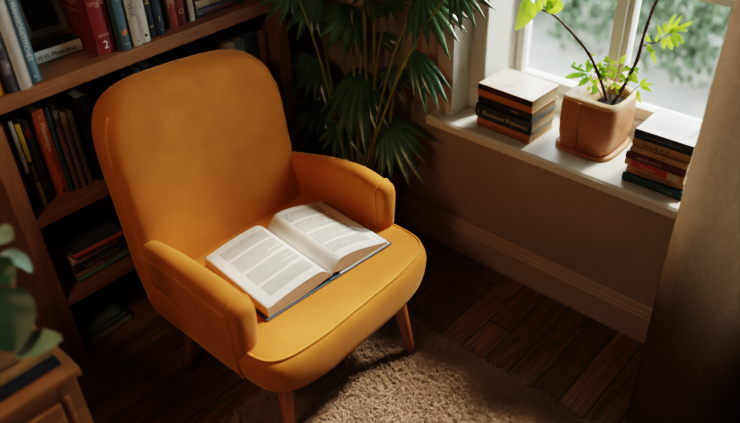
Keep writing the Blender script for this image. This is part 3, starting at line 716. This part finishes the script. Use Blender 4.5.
def leafmat(nm, c0, c1):
    m = bpy.data.materials.new(nm); m.use_nodes = True; n = N(m); b_ = n.b; b_.inputs['Roughness'].default_value = .45
    col = n.ramp(n.noise(n.coord('Object'), 30, 3), [(.35, c0), (.65, c1)]); n.base(col)
    tl = n.new('ShaderNodeBsdfTranslucent'); n.l(col, tl.inputs[0]); mx_ = n.new('ShaderNodeMixShader'); mx_.inputs[0].default_value = .5
    out = [q for q in n.n if q.type == 'OUTPUT_MATERIAL'][0]
    n.l(b_.outputs[0], mx_.inputs[1]); n.l(tl.outputs[0], mx_.inputs[2]); n.l(mx_.outputs[0], out.inputs[0]); return m
lime = leafmat('lime_leaf', (.22, .36, .03), (.42, .55, .05)); green = leafmat('fresh_green_leaf', (.10, .24, .03), (.25, .42, .04))
def thorny(pts, r0, r1, nt, seed):
    q = random.Random(seed); P = spline(pts, 9); b = bmesh.new(); tube(b, [p-PP for p in P], lambda t: r0+(r1-r0)*t+.0006*math.sin(t*50), 9); nf = len(b.faces)
    for k in range(nt):
        i = int((k+.5)/nt*(len(P)-2))+1; t = (P[i]-P[i-1]).normalized(); a = V3((q.uniform(-1, 1), q.uniform(-1, 1), q.uniform(-.3, .5))); a = (a - t*a.dot(t)).normalized()
        rad = r0+(r1-r0)*i/len(P); p = P[i]-PP; tube(b, [p+a*rad*.6, p+a*(rad+.003), p+a*(rad+.0065)], lambda t_: .0022*(1-t_)+.0002, 5)
    b.faces.ensure_lookup_table()
    for f_ in b.faces[nf:]: f_.material_index = 1
    obj('stem', b, bark, PL, smooth=True, mats=[bark, thorn_m])
DP = 2.0
def dx(u, v, x): # survey point on the plane at depth x
    r = MR*((u-370)/F) + MD*((v-211.5)/F) + MF; return CAM + r*(x/r.x)
s1 = [dx(608, 106, 1.845), dx(602, 84, 1.845), dx(590, 56, 1.842), dx(572, 33, 1.838), dx(555, 16, 1.835), dx(541, 9, 1.83)]
s1[0].z = .695; s2 = [dx(611, 104, 1.845), dx(624, 86, 1.85), dx(637, 60, 1.852), dx(644, 35, 1.855), dx(652, 12, 1.857), dx(660, -6, 1.86)]; s2[0].z = .695
thorny(s1, .0050, .0030, 20, 3); thorny(s2, .0056, .0036, 20, 5)
thorny([dx(644, 46, 1.853), dx(656, 42, 1.85), dx(666, 36, 1.846), dx(674, 28, 1.842)], .0022, .0014, 5, 8)
for pts in ([(604, 106), (600, 92), (594, 82), (588, 74)], [(609, 106), (612, 90), (617, 74), (622, 60)], [(614, 106), (626, 98), (636, 88), (642, 84)], [(602, 106), (597, 95), (594, 84)]):
    b = bmesh.new(); P = [dx(u, v, 1.845+.01*i) for i, (u, v) in enumerate(pts)]; P[0].z = .692; tube(b, [p-PP for p in spline(P, 6)], lambda t: .0024-.0014*t, 6); obj('shoot', b, mat('young_shoot', (.16, .13, .05), .6), PL, smooth=True)
def leaf(b, base, tip, w, nrm, curl=.12):
    d = tip-base; L = d.length; d.normalize(); nrm = (nrm-d*nrm.dot(d)).normalized(); s = d.cross(nrm); K = 7; rows = []
    for k in range(K+1):
        t = k/K; p = base + d*(L*t) + nrm*(curl*L*math.sin(math.pi*t)) - PP
        ww = w*.5*(math.sin(math.pi*min(1, t*.96+.02)**.8)**.9) if 0 < k < K else .0004
        rows.append([b.verts.new(p-s*ww+nrm*ww*.35), b.verts.new(p), b.verts.new(p+s*ww+nrm*ww*.35)])
    for a, c in zip(rows, rows[1:]):
        for i in (0, 1): b.faces.new((a[i], a[i+1], c[i+1], c[i]))
def leaves(lst, m, x=1.84, seed=1, nm='leaf'):
    q = random.Random(seed)
    for (u, v, u2, v2, w) in lst:
        b = bmesh.new(); dxx = q.uniform(-.012, .012)
        leaf(b, dx(u, v, x), dx(u2, v2, x+dxx), w, (CAM-dx(u, v, x)).normalized()+V3((q.uniform(-.5, .5), q.uniform(-.5, .5), q.uniform(-.2, .6))))
        obj(nm, b, m, PL, smooth=True)
# crown leaves at the end of the long stem
leaves([(525, -4, 516, 31, .066), (535, 2, 533, 18, .022), (539, -3, 540, 13, .020), (556, 14, 552, -6, .05), (530, -2, 520, -14, .03), (545, 6, 562, -8, .04)], lime, 1.825, 2)
leaves([(670, 32, 682, 15, .012), (670, 30, 676, 14, .012), (672, 32, 694, 21, .011), (668, 33, 692, 24, .011), (668, 34, 664, 22, .014), (672, 33, 684, 44, .016), (668, 36, 672, 50, .016), (664, 36, 664, 50, .013), (670, 36, 678, 47, .016), (676, 30, 688, 31, .012), (662, 36, 657, 24, .010), (650, 42, 646, 34, .013), (649, 44, 648, 52, .013), (656, 42, 660, 34, .010), (651, 47, 656, 65, .011), (648, 50, 656, 52, .009)], lime, 1.842, 4)
leaves([(588, 74, 564, 78, .018), (588, 73, 588, 60, .018), (590, 78, 578, 86, .018), (596, 84, 594, 97, .018), (586, 72, 570, 66, .010), (588, 92, 576, 95, .008)], green, 1.842, 6)
leaves([(640, 86, 652, 92, .014), (638, 90, 641, 104, .014), (642, 85, 654, 84, .010), (640, 85, 648, 78, .012), (628, 72, 638, 84, .022), (622, 70, 634, 70, .016), (622, 64, 626, 54, .014), (618, 72, 610, 66, .014), (616, 74, 628, 84, .018)], lime, 1.85, 9)
q = random.Random(5); lst = []
for k in range(64):
    u, v = q.gauss(603, 14), q.gauss(76, 8); a = q.uniform(0, 6.28); l = q.uniform(4, 9); lst.append((u, v, u+l*math.cos(a), v+l*math.sin(a), q.uniform(.007, .014)))
leaves(lst[:40], lime, 1.85, 11); leaves(lst[40:], green, 1.855, 12)

# ------------------------------------------------------------------ cabinet in the left foreground with books and a potted plant
CB = thing('side_cabinet', 'honey-brown wooden cabinet with panelled door at the left foreground', 'cabinet', (.03, 1.42, 0))
CO = V3((.03, 1.42, 0))
cx0, cx1, cy0, cy1 = -.28, .333, 1.215, 1.63
def cobj(name, b, m, par=CB, **k):
    for v in b.verts: v.co -= CO
    return obj(name, b, m, par, **k)
b = bmesh.new(); box(b, cx0-.012, cx1+.012, cy0-.012, cy1, .526, .55); cobj('top', b, M['cab_wood'], bevel=.004)
b = bmesh.new(); box(b, cx0, cx1, cy0+.012, cy1-.005, 0.03, .526); cobj('carcass', b, M['cab_wood'], bevel=.002)
b = bmesh.new()
box(b, cx0, cx0+.045, cy0, cy0+.012, .03, .526); box(b, cx1-.045, cx1, cy0, cy0+.012, .03, .526); box(b, cx0+.045, cx1-.045, cy0, cy0+.012, .49, .526); box(b, cx0+.045, cx1-.045, cy0, cy0+.012, .03, .09)
cobj('front_frame', b, M['cab_wood'], bevel=.0025)
b = bmesh.new(); prism(b, [(cx1-.040, cy0-.004), (cx1-.034, cy0-.006), (cx1-.028, cy0-.004), (cx1-.028, cy0+.001), (cx1-.040, cy0+.001)], .09, .485); cobj('bead', b, M['cab_wood'], bevel=.001)
for x0, x1 in ((cx0+.05, .022), (.028, cx1-.05)):
    b = bmesh.new(); box(b, x0, x1, cy0+.002, cy0+.0115, .095, .485); dr = cobj('door', b, M['cab_wood'], bevel=.001)
    b = bmesh.new(); w_ = .04
    y_ = cy0-.010
    box(b, x0, x1, y_, cy0+.0015, .445, .485); box(b, x0, x1, y_, cy0+.0015, .095, .14); box(b, x0, x0+w_, y_, cy0+.0015, .14, .445); box(b, x1-w_, x1, y_, cy0+.0015, .14, .445)
    for v in b.verts: v.co -= CO
    obj('door_frame', b, M['cab_wood'], dr, bevel=.004)
    b = bmesh.new(); box(b, x0+w_+.018, x1-w_-.018, cy0-.007, cy0+.0015, .16, .427)
    for v in b.verts: v.co -= CO
    obj('raised_panel', b, M['cab_wood'], dr, bevel=.006)
for x in (cx0+.03, cx1-.03):
    for y in (cy0+.03, cy1-.04):
        b = bmesh.new(); box(b, x-.025, x+.025, y-.02, y+.025, 0, .031); cobj('foot', b, M['cab_wood'], bevel=.003)
book('navy flat book at the bottom of the pile on the cabinet', .013, .30, .20, (.022, .028, .042), (.022, 1.236, .5502), lay=True, rz=R(0.5), group='books on the cabinet')
book('tan flat book under the potted plant on the cabinet', .020, .285, .17, (.34, .20, .09), (.032, 1.262, .5638), lay=True, rz=R(-.5), group='books on the cabinet', bands=[(0, 1, (.45, .30, .14), .12, .5)])
book('brown flat book directly beneath the foreground pot', .018, .26, .15, (.20, .12, .06), (.03, 1.275, .5842), lay=True, group='books on the cabinet')
FP = V3((.175, 1.340, .6026))
FPo = thing('potted_foliage_plant', 'broad-leaved plant in a pinkish terracotta pot on books at the left edge', 'potted plant', FP)
b = bmesh.new(); lathe(b, [(.036, 0), (.040, .002), (.054, .075), (.060, .076), (.061, .092), (.054, .093), (.051, .078), (.02, .076)], 28); obj('pot', b, paint('pink_terracotta', (.46, .22, .15), .7), FPo, smooth=True)
b = bmesh.new(); lathe(b, [(.0505, .076), (.04, .083), (.01, .086)], 20); obj('soil', b, soil, FPo, smooth=True)
sage = mat('sage_leaf', (.16, .25, .17), .55); dk = mat('deep_green_leaf', (.025, .075, .035), .4); pale = mat('pale_green_leaf', (.22, .32, .24), .5)
for m_, c0, c1 in ((sage, (.18, .30, .21), (.30, .42, .29)), (dk, (.018, .055, .028), (.04, .10, .045)), (pale, (.18, .28, .22), (.30, .40, .30))):
    n = N(m_); n.base(n.ramp(n.noise(n.coord('Object'), 25, 4), [(.35, c0), (.65, c1)]))
def broad(base, tip, w, m, nrm, curl=.1, fold=.25):
    b = bmesh.new(); d = tip-base; L = d.length; d.normalize(); nrm = (nrm-d*nrm.dot(d)).normalized(); s = d.cross(nrm); K = 14; rows = []
    for k in range(K+1):
        t = k/K; p = base + d*(L*t) + nrm*(curl*L*math.sin(math.pi*t)) - FP
        ww = w*.5*(math.sin(math.pi*(t*.98+.01)**.75)**.62) if 0 < k < K else .001
        rows.append([b.verts.new(p+s*ww*q_+nrm*(ww*fold*abs(q_)**1.4 + .0008*math.sin(t*17+q_*2))) for q_ in (-1, -.66, -.33, 0, .33, .66, 1)])
    for a, c in zip(rows, rows[1:]):
        for i in range(6): b.faces.new((a[i], a[i+1], c[i+1], c[i]))
    o = obj('leaf', b, m, FPo, smooth=True); 
    b = bmesh.new(); tube(b, [p-FP for p in spline([FP+V3((0, 0, .084)), FP.lerp(base, .5)+V3((0, 0, .10)), base], 6)], .0022, 6); obj('leaf_stalk', b, mat('leaf_stalk', (.30, .16, .12), .6), o, smooth=True)
toC = (CAM-FP).normalized()
broad(at(2, 287, 1.42), at(14, 353, 1.39), .105, dk, toC+V3((-.1, 0, .1)), .03, .12)
broad(at(16, 350, 1.44), at(63, 339, 1.42), .062, sage, V3((-.1, -.35, 1)), .04, .15)
broad(at(-10, 236, 1.36), at(13, 240, 1.34), .055, pale, toC+V3((.3, 0, .2)), .05)
broad(at(2, 252, 1.42), at(33, 272, 1.42), .032, pale, V3((.1, -.3, 1)), .14)
broad(at(-8, 262, 1.38), at(14, 284, 1.36), .055, dk, V3((-.2, -.4, 1)), .08)
b = bmesh.new(); tube(b, [p-FP for p in spline([FP+V3((.01, 0, .082)), at(6, 310, 1.45), at(13, 284, 1.44), at(11, 268, 1.43)], 7)], lambda t: .006-.002*t, 8); obj('main_stem', b, mat('pink_stem', (.42, .21, .16), .5), FPo, smooth=True)

# ------------------------------------------------------------------ curtain
def curtain():
    b = bmesh.new(); NS, NZ = 90, 30; rows = []
    # plan of the hanging cloth: leading edge first
    plan = spline([V3((1.592, .462, 0)), V3((1.575, .450, 0)), V3((1.545, .418, 0)), V3((1.505, .365, 0)), V3((1.475, .315, 0)), V3((1.455, .26, 0)), V3((1.49, .21, 0)), V3((1.57, .18, 0)), V3((1.60, .13, 0)), V3((1.53, .09, 0)), V3((1.46, .04, 0)), V3((1.50, -.02, 0)), V3((1.59, -.06, 0)), V3((1.55, -.13, 0)), V3((1.47, -.19, 0)), V3((1.50, -.27, 0)), V3((1.58, -.32, 0))], 6)
    for k in range(NZ+1):
        z_ = .006 + 2.39*(k/NZ)**1.15; row = []
        e = min(1, z_/.62); e = e*e*(3-2*e); kick = .19*(1-e)
        for i, p in enumerate(plan):
            kk = kick*max(.2, 1-i/38)
            row.append(V3((p.x - kk + .006*math.sin(z_*3+i*.15), p.y + .012 - kk*.28 + .004*math.sin(z_*2.3+i*.11) + .018*min(1, z_/1.2) - .032 - .018*min(1, max(0, z_-.4)), z_)))
        rows.append(row)
    V = rings(b, rows, closed=False, cap0=False, cap1=False)
    m = bpy.data.materials.new('curtain_linen'); m.use_nodes = True; n = N(m); b_ = n.b; b_.inputs['Roughness'].default_value = .9; b_.inputs['Specular IOR Level'].default_value = .15
    v = n.coord('Object', (1, 1, 1)); x, y, z_ = n.sep(v)
    wv = n.noise(n.comb(n.math('MULTIPLY', x, 1), n.math('MULTIPLY', y, 1), n.math('MULTIPLY', z_, .12)), 260, 2); wv2 = n.noise(n.comb(n.math('MULTIPLY', x, .15), n.math('MULTIPLY', y, .15), z_), 300, 2)
    c = n.mix(n.math('MULTIPLY', n.math('ADD', wv, wv2), .5), (.11, .066, .038), (.34, .215, .135)); n.base(c)
    tl = n.new('ShaderNodeBsdfTranslucent'); n.l(c, tl.inputs[0]); mx_ = n.new('ShaderNodeMixShader'); mx_.inputs[0].default_value = .5
    out = [q for q in n.n if q.type == 'OUTPUT_MATERIAL'][0]; n.l(b_.outputs[0], mx_.inputs[1]); n.l(tl.outputs[0], mx_.inputs[2]); n.l(mx_.outputs[0], out.inputs[0])
    o = obj('curtain', b, m, None, smooth=True)
    tag(o, 'heavy brown linen curtain hanging at the right edge beside the window', 'curtain')
    ro = thing('curtain_rod', 'dark curtain rod high above the window, outside the view', 'curtain rod', (1.53, .3, 2.42))
    b = bmesh.new(); tube(b, [V3((0, -1.0, 0)), V3((0, 1.2, 0))], .012, 12); obj('rod', b, mat('rod_metal', (.05, .04, .035), .4, 1), ro, smooth=True)
    for y in (-.9, 1.1):
        b = bmesh.new(); box(b, 0, .219, y-.01, y+.01, -.008, .008); obj('bracket', b, mat('bracket_metal', (.05, .04, .035), .4, 1), ro)
curtain()

# ------------------------------------------------------------------ garden outside
gm = mat('garden_gravel', (.5, .48, .44), .9); n = N(gm); v = n.coord('Object')
n.base(n.ramp(n.noise(v, 3.5, 6, .65), [(.35, (.13, .13, .12)), (.65, (.20, .195, .18))]))
bm = bmesh.new(); box(bm, 2.12, 14, -8, 12, -.5, -.4); structure(obj('ground', bm, gm))
hm = mat('hedge_leaf', (.12, .19, .09), .6); n = N(hm); n.base(n.ramp(n.noise(n.coord('Object'), 4, 3), [(.35, (.035, .06, .03)), (.65, (.09, .125, .07))]))
def shrub_mesh(seed):
    q = random.Random(seed); b = bmesh.new()
    for k in range(1100):
        a, c = q.uniform(0, 6.283), q.uniform(-.2, 1); r = q.uniform(.75, 1.0)*(1+.2*math.sin(3*a+seed))
        p = V3((math.cos(a)*math.sqrt(1-c*c)*r, math.sin(a)*math.sqrt(1-c*c)*r, .25+.75*max(0, c)*r if c > 0 else .25+c))
        d = V3((q.uniform(-1, 1), q.uniform(-1, 1), q.uniform(-.2, 1))).normalized()*.13; s = d.cross(V3((q.uniform(-1, 1), q.uniform(-1, 1), q.uniform(-1, 1)))).normalized()*.06
        b.faces.new([b.verts.new(p), b.verts.new(p+d*.5+s), b.verts.new(p+d), b.verts.new(p+d*.5-s)])
    return b
protos = []
spots = [(4.55, 1.35, .34, .50, ''), (4.75, 2.15, .38, .55, ''), (4.9, 3.05, .42, .5, ''), (4.6, .55, .36, .4, ''), (5.75, 1.2, .5, .75, ''), (5.8, 2.4, .52, .8, ''), (5.9, 3.6, .5, .7, ''), (5.7, .0, .5, .7, '')]
for i, (x, y, r, h, wd) in enumerate(spots):
    if i < 3:
        o = obj('garden_shrub', shrub_mesh(i+2), hm); protos.append(o)
    else:
        o = protos[i % 3].copy(); link(o)
    o.location = (x, y, -.4); o.scale = (r, r, h/1.0*1.2); o.rotation_euler = (0, 0, i*1.3)
    tag(o, 'blurred grey-green garden shrub seen through the window panes', 'shrub', 'shrubs in the garden')
# ------------------------------------------------------------------ light
def sun(direction, strength, angle, col):
    l = bpy.data.lights.new('sun', 'SUN'); l.energy = strength; l.angle = angle; l.color = col
    o = bpy.data.objects.new('sun', l); o.rotation_euler = V3(direction).to_track_quat('-Z', 'Y').to_euler(); o.location = (5, 0, 5); link(o)
sun((-1, .29, -1.20), 6.3, R(9), (1, .87, .72))
W = bpy.data.worlds.new('sky'); SC.world = W; W.use_nodes = True
bg = W.node_tree.nodes['Background']; bg.inputs[0].default_value = (.86, .95, 1, 1); bg.inputs[1].default_value = 7.5
al = bpy.data.lights.new('shelf_fill', 'AREA'); al.energy = 7; al.color = (1, .68, .40); al.size = .35  # added warm fill to brighten the shelves; stands for no visible lamp
ao = bpy.data.objects.new('shelf_fill', al); ao.location = (-.50, .85, 1.95); ao.rotation_euler = V3((.7, 1, -.6)).to_track_quat('-Z', 'Y').to_euler(); link(ao)

# ------------------------------------------------------------------ camera
cd = bpy.data.cameras.new('camera'); cam = bpy.data.objects.new('camera', cd); link(cam)
cd.sensor_width = 36; cd.sensor_fit = 'HORIZONTAL'; cd.lens = F/740*36; cd.clip_start = .05
rot = Matrix((MR, -MD, -MF)).transposed().to_4x4()
cam.matrix_world = Matrix.Translation(CAM) @ rot
cd.dof.use_dof = True; cd.dof.focus_distance = 2.06; cd.dof.aperture_fstop = 1.05
SC.camera = cam
SC.view_settings.view_transform = 'Filmic'; SC.view_settings.look = 'High Contrast'; SC.view_settings.exposure = 0.25
